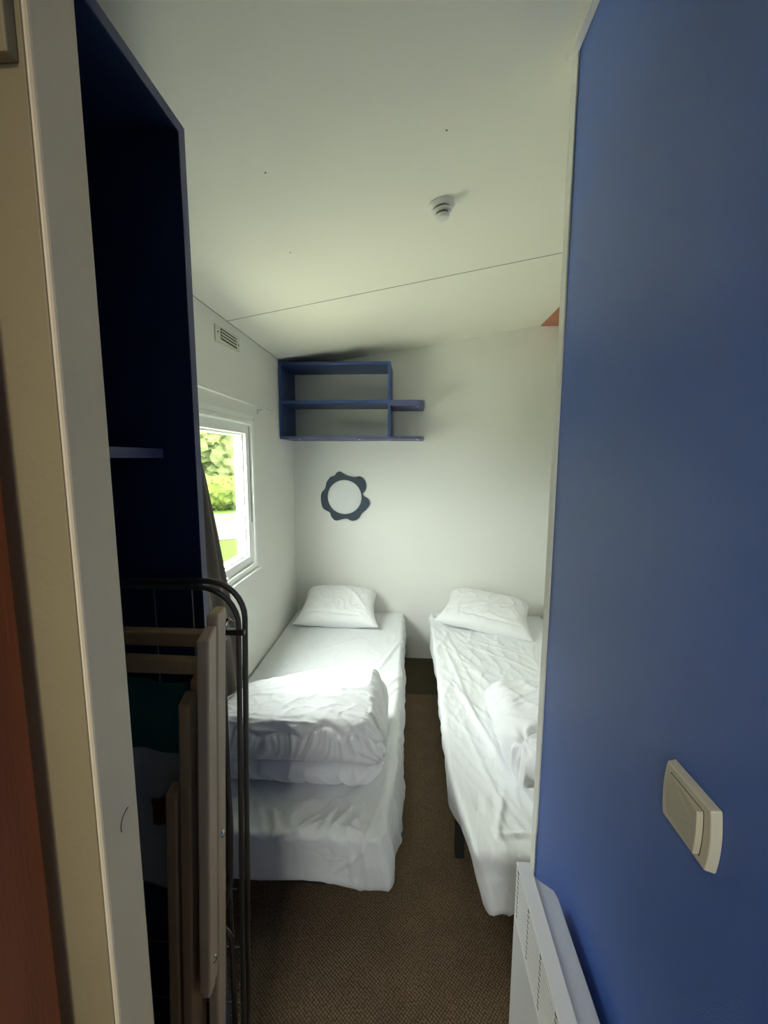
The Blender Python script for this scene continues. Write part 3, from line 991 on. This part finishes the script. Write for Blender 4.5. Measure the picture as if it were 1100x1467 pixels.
cre2 = [((0.23, 2.75, 0.365), (0.33, 2.0, 0.37), 0.0115, 0.0077), ((0.22, 2.45, 0.36), (0.30, 1.75, 0.37), 0.0101, 0.0099),
        ((0.24, 2.05, 0.36), (0.36, 1.45, 0.37), 0.0115, 0.0132), ((0.22, 1.85, 0.35), (0.31, 1.25, 0.36), 0.0094, 0.0110),
        ((0.35, 2.6, 0.37), (0.70, 2.35, 0.37), 0.0101, 0.0099), ((0.36, 2.5, 0.37), (0.72, 2.15, 0.37), 0.0101, 0.0099),
        ((0.38, 2.25, 0.37), (0.65, 2.45, 0.37), 0.0094, 0.0088), ((0.30, 2.2, 0.37), (0.55, 2.05, 0.37), 0.0086, 0.0077),
        ((0.26, 1.16, 0.36), (0.22, 1.11, 0.22), 0.0086, 0.0154), ((0.26, 1.16, 0.36), (0.33, 1.09, 0.24), 0.0072, 0.0132),
        ((0.26, 1.16, 0.36), (0.40, 1.18, 0.37), 0.0086, 0.0110), ((0.26, 1.17, 0.36), (0.34, 1.36, 0.37), 0.0086, 0.0110),
        ((0.26, 1.17, 0.36), (0.19, 1.30, 0.33), 0.0086, 0.0099), ((0.42, 1.14, 0.36), (0.44, 1.10, 0.24), 0.0086, 0.0088),
        ((0.18, 2.4, 0.30), (0.19, 1.4, 0.30), 0.0115, 0.0066)]


def disp2(p, n_, uv):
    d = 0.004 * nz_(p, 4.0, 6.0)
    d += ridge(p, (7, 2.2, 5), 5.5) * 0.0065
    d += ridge(p, (16, 6, 9), 2.5) * 0.003
    d += 0.004 * ridge((p.x * 0.8 + p.y * 0.35, p.y, p.z), (16, 1.6, 4), 4.4) * (1 if p.x < 0.5 else 0.5)
    for c in cre2:
        d += seg_crease(p, *c)
    q = p + n_ * d
    if uv[2] < 0.3:
        k = 0.3 - uv[2]
        if n_.x < -0.3:
            q.x += 0.030 * k * (0.6 + 1.2 * nz_((0, p.y, 0), 4.0, 7))
            q.z -= 0.010 * k * (1 + nz_((0, p.y, 0), 6.0, 9))
        if n_.y < -0.3:
            q.y -= 0.020 * k * (0.8 + nz_((p.x, 0, 0), 6.0, 5))
    # the near left corner is pulled in and hangs round
    c_ = max(0.0, 1 - (p.x - 0.15) / 0.22) * max(0.0, 1 - (p.y - 1.10) / 0.35)
    q.x += 0.065 * c_ * (1 - uv[2] * 0.3)
    q.y = min(q.y, YB - 0.002)
    return q


bed('single_bed', 'single bed under the window with white sheet and its foot end in full view', -0.836, -0.035, 1.13, 3.034, 0.195, 0.36, M['sheet'], disp1)
bed('single_bed', 'single bed against the right wall, partly hidden by the blue partition', 0.155, 0.965, 1.10, 3.034, 0.195, 0.362, M['sheet2'], disp2)


# ------------------------------------------------------------------ duvets
def stitch_z(x):
    return 0.563 + (0.020 + 0.006 * math.sin(x * 17)) * abs(math.sin(math.pi * (x + 0.222 + 0.012 * math.sin(x * 9)) / 0.132)) + 0.18 * min(0, (-0.16 - x))


def dispd1(p, n_, uv):
    a, b, c = uv
    d = 0.008 * nz_(p, 5.0, 11.0) + 0.004 * nz_(p, 11.0, 3.0)
    zc = 0.466 + 0.004 * math.sin(p.x * 11)
    wz = max(0.0, min(1.0, (n_.z - 0.15) / 0.6))
    wf = max(0.0, min(1.0, (-n_.y - 0.1) / 0.45))
    fr_ = 0.0
    if n_.y < -0.1:
        fr_ = wf
    elif n_.x > 0.3 and p.y < 1.44:
        fr_ = max(0.0, 1 - (p.y - 1.34) / 0.10) if p.y > 1.34 else 1.0
    dz = p.z - zc
    g_ = math.exp(-(dz / 0.0090) ** 2)
    g2 = math.exp(-(dz / 0.028) ** 2)
    d -= (0.060 * g_ + 0.024 * g2) * fr_
    d += 0.014 * fr_
    if fr_ > 0 and p.z < zc:
        d -= 0.020 * fr_
    t = p.x + 0.12 * nz_((p.x, 0, p.z), 6.0)
    st = stitch_z(p.x)
    if (n_.y < -0.1 or n_.z > 0.2) and p.y < 1.45:
        # follow the line over the rounded front edge
        s_ = (p.z - st) + 0.6 * max(0.0, p.y - 1.335)
        d -= 0.012 * math.exp(-(s_ / 0.006) ** 2)
        below = max(0.0, -s_)
        above = max(0.0, s_)
        d += 0.006 * math.exp(-((s_ + 0.034) / 0.03) ** 2)
        if s_ < 0:
            d += 0.017 * noise.noise(Vector((t * 55 + p.z * 14, p.z * 5, 2.0))) * math.exp(-below / 0.07) * min(1, below / 0.006)
            d += 0.010 * noise.noise(Vector((t * 105 + p.z * 20, p.z * 8, 5.0))) * math.exp(-below / 0.04) * min(1, below / 0.006)
        else:
            d += 0.011 * ridge((p.x, p.y, p.z), (6, 36, 30), 9.2) * math.exp(-above / 0.05)
    if n_.y < -0.3 and p.z < zc:
        d += 0.010 * ridge((t + p.z * 0.6, 0, p.z), (15, 1, 4), 7.7)
    if n_.z > 0.1:
        d += 0.0055 * wz * ridge(p, (5, 12, 4), 1.3) + 0.004 * wz * ridge(p, (16, 13, 4), 5.3)
        k = max(0.0, (p.x + 0.36) / 0.28)
        d += 0.0085 * wz * min(1, k) * ridge((p.x, p.y + 0.45 * k * k * 0.3, 0), (5, 26, 1), 4.7) * max(0.2, 1 - abs(p.y - 1.38) / 0.2)
    # wrinkles fan out from the pinched front aisle corner
    v_ = p - Vector((-0.105, 1.315, 0.475))
    ang = math.atan2(v_.z + v_.y * 0.6, -v_.x + 0.03)
    rad = v_.length
    d += 0.008 * math.sin(ang * 15 + 3.0 * nz_(p, 4.0)) * math.exp(-rad / 0.09) * min(1, rad / 0.02)
    q = p + n_ * d
    q.z -= fr_ * 0.007 * math.exp(-((dz - 0.014) / 0.011) ** 2)
    up = max(0.0, (c + 0.6) / 1.6)
    q.z += up * (0.012 * math.exp(-((a - 0.6) / 0.4) ** 2) - 0.080 * max(0, -a + 0.15) * (b + 1) / 2 - 0.012 * max(0, b))
    q.z -= up * 0.030 * max(0, (a - 0.8) / 0.2) ** 2
    q.x -= 0.030 * max(0, b) ** 3 * (1 if a > 0.5 else 0)
    q.z = max(q.z, 0.359)
    return q


dv = soft_box('folded_duvet', -0.405, 1.525, 0.487, 0.325, 0.235, 0.125, 0.080, 0.0050, dispd1, M['duvet'])
tag(dv, 'folded white duvet lying on the foot half of the bed under the window', 'duvet', 'folded duvets')


def dispd2(p, n_, uv):
    a, b, c = uv
    d = 0.016 * nz_(p, 5.0, 21.0) + 0.006 * nz_(p, 12.0, 13.0)
    if n_.z < 0.9 and n_.y < 0.2:
        g_ = math.exp(-((p.z - 0.44) / 0.014) ** 2)
        d -= 0.03 * g_ * (1 if n_.y < -0.2 else 0.0)
    # bunched gathers half way along the left edge
    cor = Vector((0.40, 1.36, 0.48))
    v_ = p - cor
    ang = math.atan2(v_.y, v_.x + 0.02)
    d += 0.010 * math.sin(ang * 9 + 2.0 * nz_(p, 4.0)) * math.exp(-v_.length / 0.13)
    d += 0.006 * ridge(p, (9, 4, 6), 14.2) + 0.005 * ridge((p.x, p.y - 0.5 * p.x, p.z), (7, 20, 6), 3.3) * (1 if p.y > 1.55 else 0.25)
    d -= 0.014 * math.exp(-((p.y - 1.38 - 0.25 * (p.x - 0.40)) / 0.010) ** 2) * (1 if n_.z > -0.1 else 0)
    q = p + n_ * d
    q.x += 0.03 * max(0, -b) ** 2 * (1 if a < 0 else 0) - 0.01 * b * (1 if a < 0 else 0)
    if c > -0.6:
        q.z += (c + 0.6) / 1.6 * (0.02 * (1 - a * a) - 0.03 * b)
    q.z = max(q.z, 0.361)
    return q


dv2 = soft_box('folded_duvet', 0.648, 1.535, 0.452, 0.290, 0.305, 0.085, 0.07, 0.0065, dispd2, M['duvet'])
tag(dv2, 'folded white duvet on the right bed, cut off by the blue partition', 'duvet', 'folded duvets')


# ------------------------------------------------------------------ pillows
def pillow(name, label, loc, rot, hx, hy, T_, seed, crs=()):
    NX, NY = 90, 66
    V, F = [], []
    mtx = Matrix.Translation(loc) @ Matrix.Rotation(rot[2], 4, 'Z') @ Matrix.Rotation(rot[0], 4, 'X') @ Matrix.Rotation(rot[1], 4, 'Y')
    for s in (1, -1):
        for j in range(NY + 1):
            for i in range(NX + 1):
                u, v_ = 2 * i / NX - 1, 2 * j / NY - 1
                # corners reach out, sides bow in
                px = u * hx * (1 - 0.13 * (1 - v_ * v_) * abs(u) ** 3) * (1 - 0.05 * v_) * (1 - 0.10 * max(0.0, v_) ** 5)
                py = v_ * hy * (1 - 0.05 * (1 - u * u) * abs(v_) ** 3) * (1 - 0.22 * abs(u) ** 5 * max(0.0, v_))
                th = T_ * (max(0, 1 - abs(u) ** 3.0) ** 0.55) * (max(0, 1 - abs(v_) ** 2.8) ** 0.52)
                w_ = 0.0
                e = min(1 - abs(u), 1 - abs(v_))
                w_ += 0.010 * noise.noise(Vector((u * 2.2 + seed, v_ * 1.8, s)))
                w_ += 0.006 * ridge((u, v_, s), (3.5, 2.2, 1), seed) * min(1, e * 5)
                # gathers around the seam
                aa = math.atan2(v_, u)
                w_ += 0.0035 * math.sin(aa * 17 + 3 * noise.noise(Vector((u * 2, v_ * 2, seed)))) * math.exp(-e / 0.13) * min(1, e * 18)
                for (ax, ay, bx, by, ww, am) in crs:
                    if s > 0:
                        w_ += seg_crease(Vector((u, v_, 0)), (ax, ay, 0), (bx, by, 0), ww, am)
                z = s * (th + w_ * min(1, e * 10))
                V.append(tuple(mtx @ Vector((px, py, z))))
    off = (NX + 1) * (NY + 1)
    for j in range(NY):
        for i in range(NX):
            a = j * (NX + 1) + i
            F.append((a, a + 1, a + NX + 2, a + NX + 1))
            F.append((off + a, off + a + NX + 1, off + a + NX + 2, off + a + 1))
    me = bpy.data.meshes.new(name)
    me.from_pydata(V, [], F)
    bm = bmesh.new()
    bm.from_mesh(me)
    bmesh.ops.remove_doubles(bm, verts=bm.verts, dist=0.0002)
    bm.to_mesh(me)
    bm.free()
    for pl in me.polygons:
        pl.use_smooth = True
    me.materials.append(M['pillow'])
    o = bpy.data.objects.new(name, me)
    COL.objects.link(o)
    tag(o, label, 'pillow', 'pillows at the head of the beds')
    return o, mtx


po, pm = pillow('pillow', 'small white pillow lying straight at the head of the bed by the window', (-0.487, 2.838, 0.468), (R(25), 0, R(-1)), 0.282, 0.186, 0.080, 3.0,
                ((0.35, 0.3, 0.75, -0.5, 0.05, 0.010), (0.15, 0.55, 0.5, 0.1, 0.05, 0.008), (-0.8, -0.6, 0.5, -0.72, 0.05, -0.010)))
from mathutils.bvhtree import BVHTree
_bv = BVHTree.FromPolygons([v_.co.copy() for v_ in po.data.vertices], [tuple(p_.vertices) for p_ in po.data.polygons])


def on_pillow(x, y):
    h = _bv.ray_cast(Vector((x, y, 1.0)), Vector((0, 0, -1)))
    return h[0] + h[1] * (0.0012 if h[1].z > 0 else -0.0012)


def patch(x0, x1, y0, y1, n=8):
    bm = bmesh.new()
    g_ = [[bm.verts.new(on_pillow(x0 + (x1 - x0) * i / n, y0 + (y1 - y0) * j / n)) for i in range(n + 1)] for j in range(n + 1)]
    for j in range(n):
        for i in range(n):
            bm.faces.new((g_[j][i], g_[j][i + 1], g_[j + 1][i + 1], g_[j + 1][i]))
    return bm


M['tagwhite'] = mat('tag_white', (0.78, 0.79, 0.79), 0.4, bump=0.02)
M['taggrey'] = mat('tag_grey', (0.25, 0.25, 0.25), 0.5, bump=0.02)
lt = obj('label_tag', patch(-0.525, -0.475, 2.745, 2.785), M['tagwhite'], po, smooth=True)
lt.modifiers.new('t', 'SOLIDIFY').thickness = 0.001
mk = obj('print', patch(-0.512, -0.494, 2.775, 2.779, 3), M['taggrey'], lt)
mk.modifiers.new('t', 'SOLIDIFY').thickness = -0.0016
tgp = pillow('pillow', 'white pillow lying askew at the head of the right bed', (0.530, 2.815, 0.462), (R(20), R(5), R(-18)), 0.305, 0.192, 0.078, 9.0,
             ((-0.7, -0.4, 0.6, 0.2, 0.06, 0.007), (-0.2, -0.7, 0.3, 0.5, 0.06, 0.008), (-0.5, -0.62, 0.7, -0.70, 0.05, -0.012)))


# ------------------------------------------------------------------ heater
ht = thing('electric_heater', 'pale grey electric convector heater mounted low on the blue partition', 'heater', (0.27, 0.45, 0.15))
HX, HT = 0.235, 0.648
HYA, HYB = -0.05, 0.815
HZG = 0.522
bm = bmesh.new()
box(bm, HX, 0.264, HYA, HYB, 0.15, HZG)
box(bm, HX + 0.006, 0.264, HYA, HYB, HZG, HT - 0.006)
box(bm, HX + 0.0, 0.264, HYA, HYB, HT - 0.006, HT)
obj('front_cover', bm, M['heater'], ht, bevel=0.002)
bm = bmesh.new()
n_r = 10
for k in range(n_r):
    z = HZG + 0.006 + k * (HT - 0.012 - HZG) / n_r
    box(bm, HX, HX + 0.0065, HYA + 0.003, HYB - 0.003, z, z + 0.0065)
gr = obj('grille', bm, M['heater'], ht, bevel=0.0006)
for ys in (0.80, 0.725, 0.650, 0.572, 0.497, 0.42):
    bm = bmesh.new()
    for k in range(n_r):
        z = HZG + 0.0127 + k * (HT - 0.012 - HZG) / n_r
        box(bm, HX + 0.0002, HX + 0.0066, ys - 0.006, ys, z, z + 0.0048)
    obj('slot', bm, M['ventd'], gr)
bm = bmesh.new()
# body behind the cover, with cut corner
pp = [(0.264, HYA + 0.03), (0.264, 0.80), (0.272, 0.785), (0.297, 0.765), (0.301, 0.748), (0.301, HYA + 0.03)]
hexa(bm, [(a, b, 0.165) for a, b in pp], [(a, b, 0.640) for a, b in pp])
obj('body', bm, M['heater2'], ht, bevel=0.002)
for yy in (0.15, 0.62):
    obj('bracket', B(0.301, XP, yy, yy + 0.03, 0.25, 0.55), M['darkmetal'], ht)

# ------------------------------------------------------------------ light switch
sw = thing('light_switch', 'ivory rocker light switch on the blue partition', 'switch', (XP, 0.445, 1.11))


def barrel(hy, hz, bulge, rc=0.004):
    """outline with gently bowed ends and rounded corners, in the y-z plane"""
    P = []
    m_ = 14
    for i in range(m_ + 1):
        t = -1 + 2 * i / m_
        P.append((t * hy, -hz - 0.0 * (1 - t * t)))
    for i in range(1, m_):
        t = -1 + 2 * i / m_
        P.append((hy + bulge * (1 - t * t), t * hz))
    for i in range(m_ + 1):
        t = 1 - 2 * i / m_
        P.append((t * hy, hz + 0.0 * (1 - t * t)))
    for i in range(1, m_):
        t = 1 - 2 * i / m_
        P.append((-hy - bulge * (1 - t * t), t * hz))
    return P


def plate(P, x_out, x_in, s_out):
    bm = bmesh.new()
    c = (0.444, 1.110)
    return hexa(bm, [(x_in, c[0] + a, c[1] + b) for a, b in P], [(x_out, c[0] + a * s_out, c[1] + b * s_out) for a, b in P])


obj('base_plate', plate(barrel(0.0385, 0.036, 0.004), XP - 0.011, XP - 0.0002, 0.95), M['switch'], sw, bevel=0.0015, bseg=3)
bm = bmesh.new()
c = (0.444, 1.110)
P = barrel(0.027, 0.025, 0.002)
bot = [(XP - 0.010, c[0] + a, c[1] + b) for a, b in P]
top = [(XP - 0.0125 - 0.0055 * max(0, (0.020 - a) / 0.05), c[0] + a, c[1] + b) for a, b in P]
hexa(bm, bot, top)
obj('rocker', bm, M['rocker'], sw, bevel=0.001, bseg=3)
bm = bmesh.new()
ringp = barrel(0.0282, 0.0262, 0.002)
hexa(bm, [(XP - 0.0105, c[0] + a, c[1] + b) for a, b in ringp], [(XP - 0.01115, c[0] + a, c[1] + b) for a, b in ringp])
obj('gap', bm, M['ventd'], sw)


# ------------------------------------------------------------------ outside
def ground(name, label, x0, x1, z, m, cat):
    o = struct(name, B(x0, x1, -14, 34, z - 0.05, z), m, label, cat)
    return o


GZ = -0.60
# strips run parallel to the road
def strip(name, d0, d1, z, m, label, cat):
    """ground strip between two distances; the road runs slightly askew to the window wall"""
    bm = bmesh.new()
    nrm = Vector((-0.55, 0.84, 0)).normalized()
    tg_ = Vector((nrm.y, -nrm.x, 0))
    q = [nrm * d0 + tg_ * -22, nrm * d0 + tg_ * 14, nrm * d1 + tg_ * 14, nrm * d1 + tg_ * -22]
    hexa(bm, [(a.x, a.y, z - 0.05) for a in q], [(a.x, a.y, z) for a in q])
    return struct(name, bm, m, label, cat)


def P2(d, t):
    nrm = Vector((-0.55, 0.84, 0)).normalized()
    tg_ = Vector((nrm.y, -nrm.x, 0))
    return nrm * d + tg_ * t


struct('lawn', B(-45, 30, -20, 60, GZ - 0.08, GZ - 0.03), M['grass'], 'bright green lawn outside the window', 'lawn')
struct('reflector', B(-7.5, -0.95, -4.0, 5.8, GZ - 0.04, GZ + 0.01), M['gravel'], 'sandy gravel terrace added unseen outside the window to brighten the ceiling', 'reflector')  # pale ground added out of view to bounce daylight onto the ceiling
strip('road', 11.4, 17.0, GZ - 0.01, M['road'], 'pale tarmac road outside the window', 'road')


def blob(name, m, centers, sub, amp, f, parent=None):
    """closed lumpy foliage surface built from overlapping displaced spheres plus leaf tufts"""
    bm = bmesh.new()
    for (cx, cy, cz_, rx, ry, rz) in centers:
        t = bmesh.new()
        bmesh.ops.create_icosphere(t, subdivisions=sub, radius=1)
        for v_ in t.verts:
            n_ = v_.co.normalized()
            k = 1 + amp * noise.noise(n_ * f + Vector((cx, cy, cz_))) + amp * 0.5 * noise.noise(n_ * f * 3 + Vector((cx, cy, 1)))
            v_.co = Vector((cx + n_.x * rx * k, cy + n_.y * ry * k, cz_ + n_.z * rz * k))
        me = bpy.data.meshes.new('tmp')
        t.to_mesh(me)
        t.free()
        bm.from_mesh(me)
        bpy.data.meshes.remove(me)
    # leaf tufts over the surface
    vs = [v_.co.copy() for v_ in bm.verts]
    for q in vs[::3]:
        s = 0.05 + 0.06 * random.random()
        d = Vector((random.uniform(-1, 1), random.uniform(-1, 1), random.uniform(-0.5, 1))).normalized()
        e = d.orthogonal().normalized()
        q = q + d * s * 0.6
        a = [bm.verts.new(q + d * s), bm.verts.new(q + e * s * 0.5), bm.verts.new(q - d * s), bm.verts.new(q - e * s * 0.5)]
        bm.faces.new(a)
    me = bpy.data.meshes.new(name)
    bm.to_mesh(me)
    bm.free()
    me.materials.append(m)
    o = bpy.data.objects.new(name, me)
    COL.objects.link(o)
    if parent:
        o.parent = parent
        o.matrix_parent_inverse = Matrix.Translation(parent.location).inverted()
    return o


cs = []
for k in range(36):
    q = P2(18.6 + random.uniform(-0.1, 0.1), -15 + k * 0.66)
    cs.append((q.x, q.y, GZ + 0.62, 0.8, 0.8, 0.72 + random.uniform(-0.04, 0.04)))
hd = blob('hedge', M['leaf'], cs, 4, 0.14, 2.5)
tag(hd, 'clipped green hedge beyond the road outside the window', 'hedge')
labs = ['pale green tree beyond the hedge, seen at the top of the window view', 'pale green tree beyond the hedge, next to the window jamb in the view',
        'pale green tree beyond the hedge and beside the curtain edge', 'tree at the right end of the row beyond the hedge', 'tree at the left end of the row beyond the hedge',
        'broad tree in the back row, behind the curtain side', 'tall tree in the back row in the middle of the window view', 'tall tree in the back row by the window jamb',
        'last tree in the back row on the right', 'round tree in the back row on the far left']
for k, (d, t, h, rr) in enumerate(((25, -10.0, 9.5, 2.1), (25.5, -5.2, 10.0, 2.2), (25, -14.8, 9.0, 2.1), (25, -0.4, 9.5, 2.1), (25, -19.6, 9.5, 2.1),  # trees made taller and a back row added to block low sky
                                   (32, -17.5, 12.0, 2.6), (32, -11.6, 12.5, 2.6), (32, -5.6, 12.5, 2.6), (32, 0.4, 12, 2.6), (32, -23.5, 12, 2.6))):
    q = P2(d, t + 8.5)
    tr_ = thing('tree', labs[k], 'tree', (q.x, q.y, GZ), 'trees beyond the hedge')
    bm = bmesh.new()
    tube(bm, [(q.x, q.y, GZ - 0.05), (q.x + 0.05, q.y, GZ + 1.0), (q.x - 0.05, q.y + 0.05, GZ + h * 0.6)], [0.22, 0.17, 0.10], 12)
    obj('trunk', bm, M['bark'], tr_, smooth=True)
    cl = []
    for j in range(11):
        a = j * 2.4
        r_ = rr * 0.42
        cl.append((q.x + r_ * math.cos(a), q.y + r_ * math.sin(a), GZ + 1.9 + (h - 3.2) * j / 10.0, rr * 0.62, rr * 0.62, rr * 0.68))
    blob('crown', M['leaf2'], cl, 4, 0.35, 2.5, tr_)
